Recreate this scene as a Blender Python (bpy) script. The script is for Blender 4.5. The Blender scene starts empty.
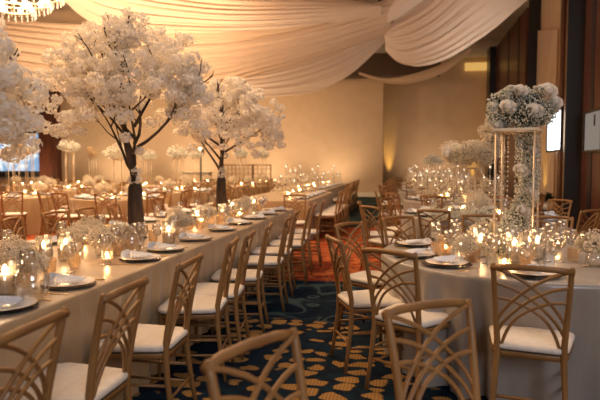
import bpy, math, random
from mathutils import Vector, Matrix
random.seed(7)
PI = math.pi
R = math.radians
sc = bpy.context.scene
COL = sc.collection

# ------------------------------------------------------------------ camera frame
F = 583.0; CH = 1.42; YAW = math.atan(103/F); PIT = math.atan(35/F)
SA, CA = math.sin(YAW), math.cos(YAW)
def cam2w(xc, zc, z=0.0):          # horizontal camera frame -> room
    return Vector((xc*CA - zc*SA, xc*SA + zc*CA, z))
def atz(px, py, zc):               # photo point at a distance -> room point
    s = F/zc
    return cam2w((px-300)/s, zc, CH + (165-py)/s)
def atp(px, zc, z=0.0):
    return cam2w((px-300)*zc/F, zc, z)

# ------------------------------------------------------------------ materials
M = {}
def mat(name, col, rough=.6, metal=0., spec=.5, sheen=0., sub=0., trans=0.):
    m = bpy.data.materials.new(name); m.use_nodes = True
    b = m.node_tree.nodes['Principled BSDF']
    b.inputs['Base Color'].default_value = (*col, 1)
    b.inputs['Roughness'].default_value = rough
    b.inputs['Metallic'].default_value = metal
    b.inputs['Specular IOR Level'].default_value = spec
    if sheen: b.inputs['Sheen Weight'].default_value = sheen
    M[name] = m
    return m
def nodes(m): return m.node_tree.nodes, m.node_tree.links, m.node_tree.nodes['Principled BSDF']
def noisecol(m, c1, c2, scale, detail=3, stretch=(1,1,1), lo=.35, hi=.65, bump=0, coord='Object'):
    n, l, b = nodes(m)
    tc = n.new('ShaderNodeTexCoord'); mp = n.new('ShaderNodeMapping'); mp.inputs['Scale'].default_value = stretch
    t = n.new('ShaderNodeTexNoise'); t.inputs['Scale'].default_value = scale; t.inputs['Detail'].default_value = detail
    r = n.new('ShaderNodeValToRGB'); r.color_ramp.elements[0].position = lo; r.color_ramp.elements[1].position = hi
    r.color_ramp.elements[0].color = (*c1, 1); r.color_ramp.elements[1].color = (*c2, 1)
    l.new(tc.outputs[coord], mp.inputs[0]); l.new(mp.outputs[0], t.inputs['Vector'])
    l.new(t.outputs['Fac'], r.inputs[0]); l.new(r.outputs[0], b.inputs['Base Color'])
    if bump:
        bp = n.new('ShaderNodeBump'); bp.inputs['Strength'].default_value = bump
        l.new(t.outputs['Fac'], bp.inputs['Height']); l.new(bp.outputs[0], b.inputs['Normal'])
    return m
noisecol(mat('gold_wood', (.5,.3,.13), .42, 0, .5), (.225,.107,.034), (.30,.155,.052), 9, 3, (1,1,.25))
noisecol(mat('cushion', (.8,.76,.7), .85, sheen=.3), (.74,.68,.61), (.80,.75,.68), 30, 2, bump=.05)
mat('seam', (.05,.035,.02), .7)
noisecol(mat('satin', (.5,.4,.3), .33, 0, .7, sheen=.2), (.40,.28,.155), (.47,.335,.195), 5, 3, (1,1,.25), bump=.22)
noisecol(mat('satin_cool_lit', (.5,.4,.3), .30, 0, .7, sheen=.2), (.275,.245,.22), (.34,.305,.275), 5, 3, (1,1,.25), bump=.25)  # same champagne satin, greyed and darkened to paint in the cool light
noisecol(mat('wall_paint', (.6,.4,.2), .8), (.60,.44,.29), (.64,.475,.32), 2.5, 4, bump=.03)
noisecol(mat('ceiling_paint', (.4,.34,.28), .9), (.36,.31,.26), (.42,.37,.31), 1.2, 3)
noisecol(mat('dark_wood', (.08,.03,.02), .3, 0, .5), (.070,.022,.013), (.125,.042,.023), 3, 5, (3,3,.25))
mat('black_wood', (.014,.010,.009), .35)
mat('soffit', (.10,.065,.045), .8)
mat('cream_trim', (.75,.68,.55), .6)
mat('chrome', (.8,.78,.75), .2, 1)
mat('gold_metal', (.88,.68,.42), .3, 1)
mat('pale_gold', (.80,.66,.50), .35, .55)
mat('black_metal', (.02,.02,.02), .4)
noisecol(mat('bark', (.06,.04,.03), .9), (.028,.018,.013), (.10,.062,.042), 14, 5, (1,1,.2), bump=.6)
mat('porcelain', (.82,.82,.84), .22)
mat('charger_dark', (.03,.027,.03), .25, .3)
noisecol(mat('napkin', (.76,.78,.84), .8, sheen=.3), (.70,.73,.80), (.80,.82,.87), 40, 2)
mat('wax', (.92,.80,.62), .6)
mat('leaf_green', (.05,.09,.035), .6)
mat('plant_dark', (.012,.035,.022), .5)
mat('white_pot', (.8,.78,.74), .4)
mat('pale_panel', (.78,.62,.45), .7)
mat('brown_lattice', (.22,.12,.06), .6)

def translucent(name, col, w=.4, rough=.9, col2=None, scale=8):
    m = bpy.data.materials.new(name); m.use_nodes = True
    n, l = m.node_tree.nodes, m.node_tree.links; n.clear()
    o = n.new('ShaderNodeOutputMaterial'); mx = n.new('ShaderNodeMixShader'); mx.inputs[0].default_value = w
    d = n.new('ShaderNodeBsdfDiffuse'); t = n.new('ShaderNodeBsdfTranslucent')
    d.inputs[0].default_value = (*col,1); t.inputs[0].default_value = (*col,1)
    if col2:
        tc = n.new('ShaderNodeTexCoord'); nz = n.new('ShaderNodeTexNoise'); nz.inputs['Scale'].default_value = scale
        r = n.new('ShaderNodeValToRGB'); r.color_ramp.elements[0].position=.4; r.color_ramp.elements[1].position=.6
        r.color_ramp.elements[0].color=(*col,1); r.color_ramp.elements[1].color=(*col2,1)
        l.new(tc.outputs['Object'], nz.inputs['Vector']); l.new(nz.outputs['Fac'], r.inputs[0])
        l.new(r.outputs[0], d.inputs[0]); l.new(r.outputs[0], t.inputs[0])
    l.new(d.outputs[0], mx.inputs[1]); l.new(t.outputs[0], mx.inputs[2]); l.new(mx.outputs[0], o.inputs[0])
    M[name] = m; return m
translucent('petal', (.96,.92,.87), .42, col2=(.91,.86,.79))
translucent('rose_petal', (.88,.84,.78), .3)
translucent('breath', (.95,.94,.88), .35, col2=(.84,.83,.74), scale=14)
translucent('breath_amber_lit', (.86,.68,.46), .25, col2=(.62,.45,.27), scale=14)  # white blossoms with warm yellow light painted into their colour
translucent('sheer', (.74,.59,.46), .35)
translucent('sheer_light', (.86,.76,.68), .4)

def glass(name, tint=(1,1,1), gl=.12, diff=0., dcol=(1,1,1)):
    m = bpy.data.materials.new(name); m.use_nodes = True
    n, l = m.node_tree.nodes, m.node_tree.links; n.clear()
    o = n.new('ShaderNodeOutputMaterial'); mx = n.new('ShaderNodeMixShader')
    t = n.new('ShaderNodeBsdfTransparent'); t.inputs[0].default_value = (*tint,1)
    g = n.new('ShaderNodeBsdfGlossy'); g.inputs['Roughness'].default_value = .06
    fr = n.new('ShaderNodeLayerWeight'); fr.inputs[0].default_value = .35
    mm = n.new('ShaderNodeMath'); mm.operation='MULTIPLY_ADD'; mm.inputs[1].default_value = .75; mm.inputs[2].default_value = gl*.35; mm.use_clamp=True
    l.new(fr.outputs['Facing'], mm.inputs[0]); l.new(mm.outputs[0], mx.inputs[0])
    l.new(t.outputs[0], mx.inputs[1]); l.new(g.outputs[0], mx.inputs[2])
    last = mx
    if diff:
        tr = n.new('ShaderNodeBsdfTranslucent'); tr.inputs[0].default_value=(*dcol,1)
        m2 = n.new('ShaderNodeMixShader'); m2.inputs[0].default_value = diff
        l.new(mx.outputs[0], m2.inputs[1]); l.new(tr.outputs[0], m2.inputs[2]); last = m2
    l.new(last.outputs[0], o.inputs[0])
    M[name] = m; return m
glass('clear_glass', (.985,.975,.96), .5, .05, (1,.93,.82))
glass('amber_glass', (.985,.90,.78), .3, .16, (1,.84,.64))
glass('crystal', (.95,.92,.88), .8, .3, (1,.95,.88))
def emit(name, col, s):
    m = bpy.data.materials.new(name); m.use_nodes = True
    n, l = m.node_tree.nodes, m.node_tree.links; n.clear()
    o = n.new('ShaderNodeOutputMaterial'); e = n.new('ShaderNodeEmission')
    e.inputs[0].default_value = (*col,1); e.inputs[1].default_value = s
    l.new(e.outputs[0], o.inputs[0]); M[name] = m; return m
emit('flame', (1,.60,.27), 210)
emit('bulb', (1,.80,.56), 5)
emit('chandelier_glow', (1,.72,.42), 14)
emit('window_light', (.86,.93,1), 4.2)
emit('reflection_glow', (.80,.66,.54), .28)
emit('cove', (1,.56,.15), .65)
def screen_mat():
    m = emit('screen', (1,1,1), 1.15); n, l = m.node_tree.nodes, m.node_tree.links
    e = [x for x in n if x.type=='EMISSION'][0]
    tc = n.new('ShaderNodeTexCoord'); nz = n.new('ShaderNodeTexNoise'); nz.inputs['Scale'].default_value = 1.3; nz.inputs['Distortion'].default_value=1
    r = n.new('ShaderNodeValToRGB'); r.color_ramp.elements[0].position=.4; r.color_ramp.elements[1].position=.56
    r.color_ramp.elements[0].color=(.22,.36,.55,1); r.color_ramp.elements[1].color=(.85,.88,.88,1)
    l.new(tc.outputs['Object'], nz.inputs['Vector']); l.new(nz.outputs['Fac'], r.inputs[0]); l.new(r.outputs[0], e.inputs[0])
screen_mat()

def carpet_mat():
    m = mat('carpet', (.02,.05,.07), .95, spec=.1); n, l, b = nodes(m)
    geo = n.new('ShaderNodeNewGeometry'); sep = n.new('ShaderNodeSeparateXYZ'); l.new(geo.outputs['Position'], sep.inputs[0])
    def math_(op, a, bb=None, c=None):
        k = n.new('ShaderNodeMath'); k.operation = op
        for i, v in enumerate((a, bb, c)):
            if v is None: continue
            if isinstance(v, (int,float)): k.inputs[i].default_value = v
            else: l.new(v, k.inputs[i])
        return k.outputs[0]
    def mix(f, a, c):
        k = n.new('ShaderNodeMix'); k.data_type='RGBA'
        if isinstance(f,(int,float)): k.inputs[0].default_value=f
        else: l.new(f, k.inputs[0])
        for i, v in ((6,a),(7,c)):
            if isinstance(v, tuple): k.inputs[i].default_value=(*v,1)
            else: l.new(v, k.inputs[i])
        return k.outputs[2]
    def noise(sc_, det=2, dist=0):
        k = n.new('ShaderNodeTexNoise'); k.inputs['Scale'].default_value=sc_; k.inputs['Detail'].default_value=det; k.inputs['Distortion'].default_value=dist
        l.new(geo.outputs['Position'], k.inputs['Vector']); return k
    def step(v, e, w):
        k = n.new('ShaderNodeMapRange'); k.inputs[1].default_value=e-w; k.inputs[2].default_value=e+w; l.new(v, k.inputs[0]); return k.outputs[0]
    # gold spots
    nz = noise(6, 2); vm = n.new('ShaderNodeVectorMath'); vm.operation='MULTIPLY_ADD'
    l.new(nz.outputs['Color'], vm.inputs[0]); vm.inputs[1].default_value=(.16,.16,0); l.new(geo.outputs['Position'], vm.inputs[2])
    mp = n.new('ShaderNodeMapping'); mp.inputs['Scale'].default_value=(.82,1.05,0); mp.inputs['Rotation'].default_value=(0,0,.17); l.new(vm.outputs[0], mp.inputs[0])
    v = n.new('ShaderNodeTexVoronoi'); v.feature='F1'; v.inputs['Scale'].default_value=6.6; v.inputs['Randomness'].default_value=.55
    l.new(mp.outputs[0], v.inputs['Vector'])
    spot = math_('SUBTRACT', 1.0, step(v.outputs['Distance'], .425, .03))
    base = mix(step(noise(9,3).outputs['Fac'], .5, .12), (.004,.009,.021), (.006,.021,.040))
    stripes = n.new('ShaderNodeTexWave'); stripes.inputs['Scale'].default_value=14; l.new(geo.outputs['Position'], stripes.inputs['Vector'])
    gold = mix(stripes.outputs['Fac'], (.25,.14,.048), (.36,.21,.075))
    near = mix(spot, base, gold)
    # ribbons
    rb = noise(1.7, 1, 1.2); d = math_('ABSOLUTE', math_('SUBTRACT', rb.outputs['Fac'], .5)); ribbon = math_('SUBTRACT', 1.0, step(d, .024, .008))
    rib = mix(ribbon, base, (.045,.075,.09))
    # red
    rn = noise(7, 3, 1.2); red = mix(step(rn.outputs['Fac'], .5, .05), (.30,.050,.016), (.50,.145,.045))
    rn2 = noise(11, 2, .5); red = mix(step(rn2.outputs['Fac'], .60, .03), red, (.08,.03,.04))
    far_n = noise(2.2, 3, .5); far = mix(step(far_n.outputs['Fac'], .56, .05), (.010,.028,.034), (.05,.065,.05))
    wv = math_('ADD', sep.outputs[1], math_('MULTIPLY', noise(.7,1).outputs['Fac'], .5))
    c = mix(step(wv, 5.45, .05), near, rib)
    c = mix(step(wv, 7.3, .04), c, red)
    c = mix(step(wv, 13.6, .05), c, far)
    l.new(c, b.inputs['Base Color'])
carpet_mat()

# ------------------------------------------------------------------ mesh builder
class MB:
    def __init__(s): s.v=[]; s.f=[]; s.m=[]; s.cur=0
    def add(s, vs, fs):
        o = len(s.v); s.v += [tuple(p) for p in vs]
        for f in fs: s.f.append(tuple(i+o for i in f)); s.m.append(s.cur)
    def box(s, c, d, rot=0):
        cx,cy,cz=c; x,y,z=d[0]/2,d[1]/2,d[2]/2; cr,sr=math.cos(rot),math.sin(rot)
        P=[(cx+a*x*cr-b*y*sr, cy+a*x*sr+b*y*cr, cz+e*z) for a in(-1,1) for b in(-1,1) for e in(-1,1)]
        s.add(P, [(0,1,3,2),(4,6,7,5),(0,4,5,1),(2,3,7,6),(0,2,6,4),(1,5,7,3)])
    def tube(s, pts, r, n=6, ell=1., cap=True):
        pts=[Vector(p) for p in pts]; k=len(pts)
        rs = r if isinstance(r,(list,tuple)) else [r]*k
        vs=[]; fs=[]; up=None
        for i,p in enumerate(pts):
            t=(pts[min(i+1,k-1)]-pts[max(i-1,0)]).normalized()
            if up is None:
                up = Vector((0,0,1)) if abs(t.z)<.9 else Vector((0,1,0))
            a=t.cross(up).normalized(); b=a.cross(t).normalized(); up=b
            for j in range(n):
                w=2*PI*(j+.5)/n
                q=p+(a*math.cos(w)*ell+b*math.sin(w))*rs[i]; vs.append(q)
        for i in range(k-1):
            for j in range(n):
                j2=(j+1)%n; fs.append((i*n+j,i*n+j2,(i+1)*n+j2,(i+1)*n+j))
        if cap: fs.append(tuple(range(n-1,-1,-1))); fs.append(tuple((k-1)*n+j for j in range(n)))
        s.add(vs,fs)
    def lathe(s, prof, n=16, c=(0,0,0), ribs=0, amp=0.):
        vs=[];fs=[];k=len(prof)
        for (r,z) in prof:
            for j in range(n):
                w=2*PI*j/n; rr=r*(1+(amp if (ribs and j%2) else 0)); vs.append((c[0]+rr*math.cos(w),c[1]+rr*math.sin(w),c[2]+z))
        for i in range(k-1):
            for j in range(n):
                j2=(j+1)%n; fs.append((i*n+j,i*n+j2,(i+1)*n+j2,(i+1)*n+j))
        s.add(vs,fs)
    def ball(s, c, r, n=8, k=5):
        prof=[(max(1e-4,r[0]*math.sin(PI*i/k)), -r[1]*math.cos(PI*i/k)) for i in range(k+1)]
        s.lathe(prof, n, c)
    def octa(s, c, r):
        x,y,z=c
        s.add([(x+r,y,z),(x-r,y,z),(x,y+r,z),(x,y-r,z),(x,y,z+r),(x,y,z-r)],
              [(0,2,4),(2,1,4),(1,3,4),(3,0,4),(2,0,5),(1,2,5),(3,1,5),(0,3,5)])
    def build(s, name, mats, parent=None, smooth=True, loc=None):
        me=bpy.data.meshes.new(name); me.from_pydata(s.v,[],s.f)
        if not isinstance(mats,(list,tuple)): mats=[mats]
        for q in mats: me.materials.append(M[q])
        if len(mats)>1: me.polygons.foreach_set('material_index', s.m)
        me.polygons.foreach_set('use_smooth',[smooth]*len(s.f)); me.update()
        o=bpy.data.objects.new(name,me); COL.objects.link(o)
        if parent: o.parent=parent
        if loc is not None: o.location=loc
        return o
def flip_safe(o): return o
def empty(name): 
    o=bpy.data.objects.new(name,None); o.empty_display_size=.1; COL.objects.link(o); return o
def tag(o,label,cat,group=None,kind=None):
    o['label']=label; o['category']=cat
    if group: o['group']=group
    elif 'group' in o: del o['group']
    if kind: o['kind']=kind
    return o
CH_={}
def kids(o):
    if o.name not in CH_: CH_[o.name]=list(o.children)
    return CH_[o.name]
USED=set()
def place(proto, loc, rz=0, label='', cat='', group=None, scale=1.):
    if proto.name in USED:
        o=proto.copy(); COL.objects.link(o)
        for ch in kids(proto):
            c=ch.copy(); COL.objects.link(c); c.parent=o
            for g in kids(ch):
                d=g.copy(); COL.objects.link(d); d.parent=c
    else:
        o=proto; kids(proto); [kids(c) for c in kids(proto)]; USED.add(proto.name)
    o.location=loc; o.rotation_euler=(0,0,rz); o.scale=(scale,)*3
    tag(o,label,cat,group); return o
def struct(mb,name,m,smooth=False):
    o=mb.build(name,m,smooth=smooth); o['kind']='structure'; return o
ORD=['nearest','second','third','fourth','fifth','sixth','seventh','eighth','ninth','tenth','eleventh','twelfth','thirteenth','fourteenth','fifteenth','sixteenth','seventeenth','eighteenth']

# ------------------------------------------------------------------ room shell
XR=3.72; XL=-22.; YB=26.2; YB2=27.4; YF=-5.; ZC=6.2; XS=-.90
b=MB(); b.box(((XR+XL)/2,(YF+YB2)/2,-.05),(XR-XL+.8,YB2-YF+.6,.1)); struct(b,'floor','carpet')
b=MB(); b.box(((XR+XL)/2,(YF+YB2)/2,ZC+.05),(XR-XL+.8,YB2-YF+.6,.1)); struct(b,'ceiling','ceiling_paint')
b=MB(); b.box(((XL+XS)/2,YB+.7,ZC/2),(XS-XL,1.4,ZC)); b.box(((XR+XS)/2,YB2+.1,ZC/2),(XR-XS,.2,ZC)); struct(b,'wall_back','wall_paint')
b=MB(); b.box((XL-.1,(YF+YB)/2,ZC/2),(.2,YB-YF,ZC)); struct(b,'wall_left','wall_paint')
b=MB(); b.box(((XR+XL)/2,YF-.1,ZC/2),(XR-XL,.2,ZC)); struct(b,'wall_front','wall_paint')
b=MB(); b.box((XR+.1,(YF+YB2)/2,ZC/2),(.2,YB2-YF,ZC)); struct(b,'wall_right','wall_paint')
b=MB(); b.box(((XL+XS)/2,YB-.02,.10),(XS-XL,.04,.2)); b.box(((XR+XS)/2,YB2-.02,.10),(XR-XS,.04,.2)); struct(b,'baseboard_back','cream_trim')
b=MB(); b.box(((-3.2+XR)/2,YB-.35,5.72),(XR+3.2-2.2,.7,.96)); 
o=struct(b,'trim_1','soffit'); o.location.x=-1.1
# right wall joinery: y for a photo column on the plane x
def yx(px, X=XR):
    k=(px-300)/F
    # xc/zc=k ; X = xc*CA - zc*SA
    zc=X/(k*CA-SA); return zc*(k*SA+CA)
def panel(name,px0,px1,m,dx=.06,z0=0,z1=ZC,X=XR):
    y0,y1=yx(px0,X-dx),yx(px1,X); bb=MB(); bb.box((X-dx/2,(y0+y1)/2,(z0+z1)/2),(dx,abs(y1-y0),z1-z0)); return struct(bb,name,m)
panel('trim_2',487.6,492,'black_wood',.30)
panel('trim_3',491.5,525,'dark_wood',.06)
panel('trim_4',525,537,'black_wood',.32)
panel('trim_5',556.5,562.5,'dark_wood',.07)
panel('trim_6',564,580,'black_wood',.34)
panel('trim_7',581,760,'dark_wood',.06)
for i,(p0,p1) in enumerate(((506,506.6),(516,516.6),(590.5,591.2),(620,621))):
    panel('trim_%d'%(8+i),p0,p1,'black_wood',.075)
# window on the right wall, and a glowing pane painted as its reflection
def window(nm,p0,p1,yt,yb,m,dx):
    y0,y1=yx(p0,XR-dx),yx(p1,XR-dx)
    ym=(y0+y1)/2; zc=-XR*SA+ym*CA; s=F/zc; zt=CH+(165-yt)/s; zb=CH+(165-yb)/s
    bb=MB(); w=abs(y1-y0)
    bb.box((XR-dx-.02,ym,(zt+zb)/2),(.02,w,zt-zb)); o=struct(bb,nm,m)
    bb=MB(); t=.05
    for (cy,cz,dy,dz) in ((ym,zt+t/2,w+2*t,t),(ym,zb-t/2,w+2*t,t),(ym-w/2-t/2,(zt+zb)/2,t,zt-zb),(ym+w/2+t/2,(zt+zb)/2,t,zt-zb)):
        bb.box((XR-dx-.03,cy,cz),(.06,dy,dz))
    f=bb.build('window_frame','black_wood',smooth=False); f.parent=o
    bb=MB(); bb.box((XR-dx-.045,ym-w*.12,(zt+zb)/2+ (zt-zb)*.28),(.02,.03,(zt-zb)*.3)); f=bb.build('window_bar','black_wood',smooth=False); f.parent=o
window('window_1',548,561.5,112.5,150,'window_light',.09)
window('window_reflection',585,602,112.5,150,'reflection_glow',.08)  # no real window: window reflection on the polished panel, painted as a dim glow
# column at the far left beside the screen
def backx(px,Y):
    k=(px-300)/F; zc=Y/(k*SA+CA); return zc*(k*CA-SA)
x0,x1=backx(42,YB-.2),backx(60,YB-.2)
b=MB(); b.box(((x0+x1)/2,YB-.2,ZC/2),(x1-x0,.4,ZC)); struct(b,'trim_12','dark_wood')
# cove light slot, top of the far right recess
x0,x1=backx(463,YB2-.1),backx(486,YB2-.1)
b=MB(); b.box(((x0+x1)/2,YB2-.12,5.80),(x1-x0,.16,.34)); o=b.build('cove_light','cove',smooth=False); tag(o,'thin glowing yellow cove light high at the far right corner of the room','cove light')

# ------------------------------------------------------------------ ceiling drapery
def interp(pl,t):
    k=len(pl)-1; u=t*k; i=min(int(u),k-1); w=u-i
    p=[pl[max(i-1,0)],pl[i],pl[i+1],pl[min(i+2,k)]]
    return tuple(.5*(2*p[1][j]+(p[2][j]-p[0][j])*w+(2*p[0][j]-5*p[1][j]+4*p[2][j]-p[3][j])*w*w+(-p[0][j]+3*p[1][j]-3*p[2][j]+p[3][j])*w**3) for j in range(3))
def drape(A,B,m,label,folds=9,amp=.10,nu=60,nv=220,seed=0,bulge=.2):
    rnd=random.Random(seed); ph=[rnd.uniform(0,6.28) for _ in range(6)]
    bb=MB(); vs=[];fs=[]
    for i in range(nu+1):
        u=i/nu; a=atz(*interp(A,u)); c=atz(*interp(B,u)); w=(a-c).length
        for j in range(nv+1):
            v=j/nv; vv=v+.035*math.sin(2.2*u*PI+ph[0]+3*v)+.02*math.sin(5*u+ph[5])
            p=a.lerp(c,v)
            f=.9*math.sin(vv*folds*2*PI+ph[1]+2*math.sin(7*vv+ph[4]))+.5*math.sin(vv*folds*1.63*2*PI+ph[2]+u*2.5)+.28*math.sin(vv*folds*3.3*2*PI+ph[3]+u*3)+1.3*math.sin(vv*4.5+ph[0]+u)
            env=min(1,w/1.2)
            f+=.16*math.sin(vv*folds*7.1*2*PI+ph[4]+u*4)+.12*math.sin(vv*folds*9.7*2*PI+ph[5]-u*5)
            d=amp*f*env*.36
            p=p+Vector((SA*-1,CA,0))*(-d*1.0)+Vector((0,0,1))*(d*.35)+Vector((-SA,CA,0))*(-bulge*math.sin(PI*v))
            p.z=min(p.z,ZC-.03)
            vs.append(p)
    for i in range(nu):
        for j in range(nv):
            q=i*(nv+1)+j; fs.append((q,q+1,q+nv+2,q+nv+1))
    bb.add(vs,fs); o=bb.build('ceiling_drape',m); tag(o,label,'drapery','fabric swags under the ceiling'); return o
# front swag
drape([(379,8,15.6),(300,0,14.9),(200,-10,13.8),(100,-36,12.2),(40,-75,10.6)],
      [(379,18,16),(292,29,15.6),(200,34,14.8),(108,30,13.2),(58,-6,11)],'sheer','tan sheer swag highest and nearest across the top of the photo',7,.11,seed=1)
drape([(-80,8,19),(0,20,18.6),(100,28,18.2),(200,28,17.6),(290,22,17),(350,12,16.4),(392,3,15.6)],
      [(-80,70,20),(0,76,19.6),(100,90,19),(200,88,18.6),(255,76,18.2),(320,58,17.6),(388,34,16.8)],'sheer','wide tan sheer swag hanging behind the trees from far left to centre',9,.13,seed=2)
drape([(100,70,20),(200,74,19.6),(255,68,19.2),(320,52,18.4),(390,24,17.2)],
      [(60,92,20.6),(150,99,20.4),(215,99,20),(285,97,19.6),(322,91,19.2),(352,74,18.6),(386,42,17.6)],'sheer_light','paler white sheer swag showing below the wide tan one',6,.10,seed=3)
drape([(382,36,17),(396,22,16.4),(420,4,15.4),(450,-22,14),(490,-60,12)],
      [(384,52,17),(398,64,16.6),(416,68,16.2),(446,60,15.6),(482,38,14.8),(512,14,13.8),(545,-16,12.6)],'sheer_light','broad pale swag sweeping up to the right above the flower columns',8,.12,seed=4)
drape([(357,73,21.5),(385,79,20.8),(415,74,19.8),(448,62,18.8),(468,50,18)],
      [(358,75.5,21.5),(384,84,20.8),(412,84.5,19.8),(442,74,18.8),(466,56,18)],'sheer','narrow low swag crossing behind the broad pale one',3,.05,seed=5)
drape([(376,12,16.4),(392,4,15.6),(412,-8,15),(440,-30,14)],
      [(378,28,16.6),(396,21,16),(414,9,15.4),(446,-14,14.4)],'sheer_light','short pale swag rising from the gathered point at top centre',4,.08,seed=6)
# gathered knot and its rod
p=atz(379,17,16.3); b=MB(); b.tube([p+Vector((0,0,.05)),(p.x,p.y,ZC)],.07,8); o=b.build('hanging_rod','soffit'); tag(o,'dark rod hanging from the ceiling where the swags gather','rod')
# tan curtain on the right wall
y0,y1=yx(535),yx(556); b=MB(); vs=[];fs=[]
for i in range(61):
    for j in range(2):
        yy=y0+(y1-y0)*i/60; zt=5.2+(-.5)*(i/60) if j else .02
        vs.append((XR-.07-.025*math.sin(i*.9),yy,zt))
for i in range(60): q=i*2; fs.append((q,q+2,q+3,q+1))
b.add(vs,fs); o=b.build('wall_curtain','sheer'); tag(o,'tan curtain hanging between the dark columns on the right wall','curtain')

# ------------------------------------------------------------------ chandelier & lamps
cc=atz(18,6,14.2); ch=empty('chandelier'); ch.location=cc
tag(ch,'tiered crystal chandelier glowing at the top left of the ceiling','chandelier')
for k,(r,z,h) in enumerate(((1.15,.28,.14),(.85,.08,.16),(.5,-.14,.16))):
    b=MB(); b.lathe([(r,z-.02),(r+.02,z),(r,z+.02),(r-.03,z),(r,z-.02)],40); b.build('ring','gold_metal',ch)
    nf=int(30*r)+6
    for j in range(nf):
        w=2*PI*j/nf; b=MB()
        for q in range(4): b.octa((0,0,-.02-q*h/3),.03)
        b.tube([(0,0,0),(0,0,-h-.02)],.003,3); b.build('crystal_drop','crystal',ch,loc=(r*math.cos(w),r*math.sin(w),z))
    nf=int(9*r)+3
    for j in range(nf):
        w=2*PI*j/nf; b=MB(); b.ball((0,0,0),(.055,.075),8,5); b.build('bulb','chandelier_glow',ch,loc=((r-.08)*math.cos(w),(r-.08)*math.sin(w),z+.06))
b=MB(); b.tube([(0,0,-.2),(0,0,ZC-cc.z)],.03,8)
for k in range(6): w=k*PI/3; b.tube([(0,0,.5),(1.15*math.cos(w),1.15*math.sin(w),.28)],.01,4)
b.build('stem','gold_metal',ch)

# ------------------------------------------------------------------ chair
def make_chair():
    root=empty('banquet_chair'); g='gold_wood'
    def bez(p0,p1,p2,n=9): return [tuple((1-t)**2*p0[i]+2*(1-t)*t*p1[i]+t*t*p2[i] for i in range(3)) for t in [k/n for k in range(n+1)]]
    ZT=.905
    def postx(z): return .160+(.185-.160)*(z-.45)/(ZT-.45) if z>.45 else .160+.024*(.45-z)/.45
    def posty(z): return -.185-.085*((z-.45)/(ZT-.45))**1.3 if z>.45 else -.185-.055*((.45-z)/.45)**1.5
    for s in (-1,1):
        b=MB(); zs=[0,.15,.3,.42,.5,.62,.75,.87,.915]; b.tube([(s*postx(z),posty(z),z) for z in zs],[.0125,.014,.016,.0175,.0175,.016,.015,.0145,.011],8); b.build('leg',g,root)
    for s in (-1,1):
        b=MB(); b.tube([(s*.192,.195,.0),(s*.188,.185,.25),(s*.182,.172,.44)],[.0115,.014,.017],8); b.build('leg',g,root)
    b=MB(); b.tube([(-.196,posty(ZT)-.003,ZT-.012),(-.12,posty(ZT)-.016,ZT-.002),(0,posty(ZT)-.022,ZT+.001),(.12,posty(ZT)-.016,ZT-.002),(.196,posty(ZT)-.003,ZT-.012)],.0165,8,.8); b.build('top_rail',g,root)
    # fan lattice
    b=MB()
    def spl(P,t):
        k=len(P)-1; u=t*k; i=min(int(u),k-1); w=u-i; p=[P[max(i-1,0)],P[i],P[i+1],P[min(i+2,k)]]
        return [.5*(2*p[1][j]+(p[2][j]-p[0][j])*w+(2*p[0][j]-5*p[1][j]+4*p[2][j]-p[3][j])*w*w+(-p[0][j]+3*p[1][j]-3*p[2][j]+p[3][j])*w**3) for j in (0,1)]
    BARS=([(-1,.895),(-.5,.858),(0,.803),(.5,.722),(.8,.655),(.98,.60)],[(-1,.812),(-.5,.785),(0,.735),(.45,.665),(.78,.60),(.98,.54)],[(-1,.728),(-.55,.722),(-.05,.685),(.4,.628),(.70,.55),(.90,.462)])
    for s in (-1,1):
        for P in BARS:
            pts=[]
            for k in range(16):
                x,z=spl(P,k/15); pts.append((s*x*postx(z),posty(max(z,.45))-.008*math.sin(PI*k/15)+s*.003,z))
            b.tube(pts,.0088,6)
    b.build('fan_lattice',g,root)
    # seat frame & cushion
    def slab(z0,z1,inset,rad=.09,crown=0,nm='seat',mt='gold_wood'):
        out=[]
        cs=[(-.188+inset,-.20+inset),(.188-inset,-.20+inset),(.222-inset,.205-inset),(-.222+inset,.205-inset)]
        rr=[.07,.07,rad,rad]
        for k,(x,y) in enumerate(cs):
            a0=[PI,1.5*PI,0,.5*PI][k]; r_=rr[k]
            cx=x+(r_ if x<0 else -r_); cy=y+(r_ if y<0 else -r_)
            for q in range(6): w=a0+q/5*PI/2; out.append((cx+r_*math.cos(w),cy+r_*math.sin(w)))
        n=len(out); vs=[];fs=[]
        rings=[(1.0,z0),(1.0,z1-.008),(.985,z1),] if not crown else [(.97,z0),(1.0,z0+.008),(1.01,(z0+z1)/2),(.985,z1-.006),(.9,z1),(.5,z1+crown)]
        for (sc_,z) in rings:
            for (x,y) in out: vs.append((x*sc_,y*sc_,z))
        for i in range(len(rings)-1):
            for j in range(n): j2=(j+1)%n; fs.append((i*n+j,i*n+j2,(i+1)*n+j2,(i+1)*n+j))
        fs.append(tuple(range(n-1,-1,-1))); fs.append(tuple((len(rings)-1)*n+j for j in range(n)))
        bb=MB(); bb.add(vs,fs); return bb.build(nm,mt,root)
    slab(.415,.447,0,nm='seat_frame'); 
    slab(.452,.488,-.004,crown=.006,nm='seat_cushion',mt='cushion')
    slab(.446,.4535,-.001,nm='cushion_base',mt='seam')
    for s in (-1,1):
        for z in (.17,.27):
            b=MB(); b.tube([(s*.172,posty(z)+.0,z),(s*.19,.187,z)],.0085,6); b.build('stretcher',g,root)
    for (y,z) in ((posty(.2),.2),(.187,.22)):
        b=MB(); b.tube([(-.176,y,z),(.176,y,z)],.0085,6); b.build('stretcher',g,root)
    return root
chair=make_chair()
NCH=[0]
CHP=[]; TABS=[]   # chairs placed so far; footprints of the tables
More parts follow.
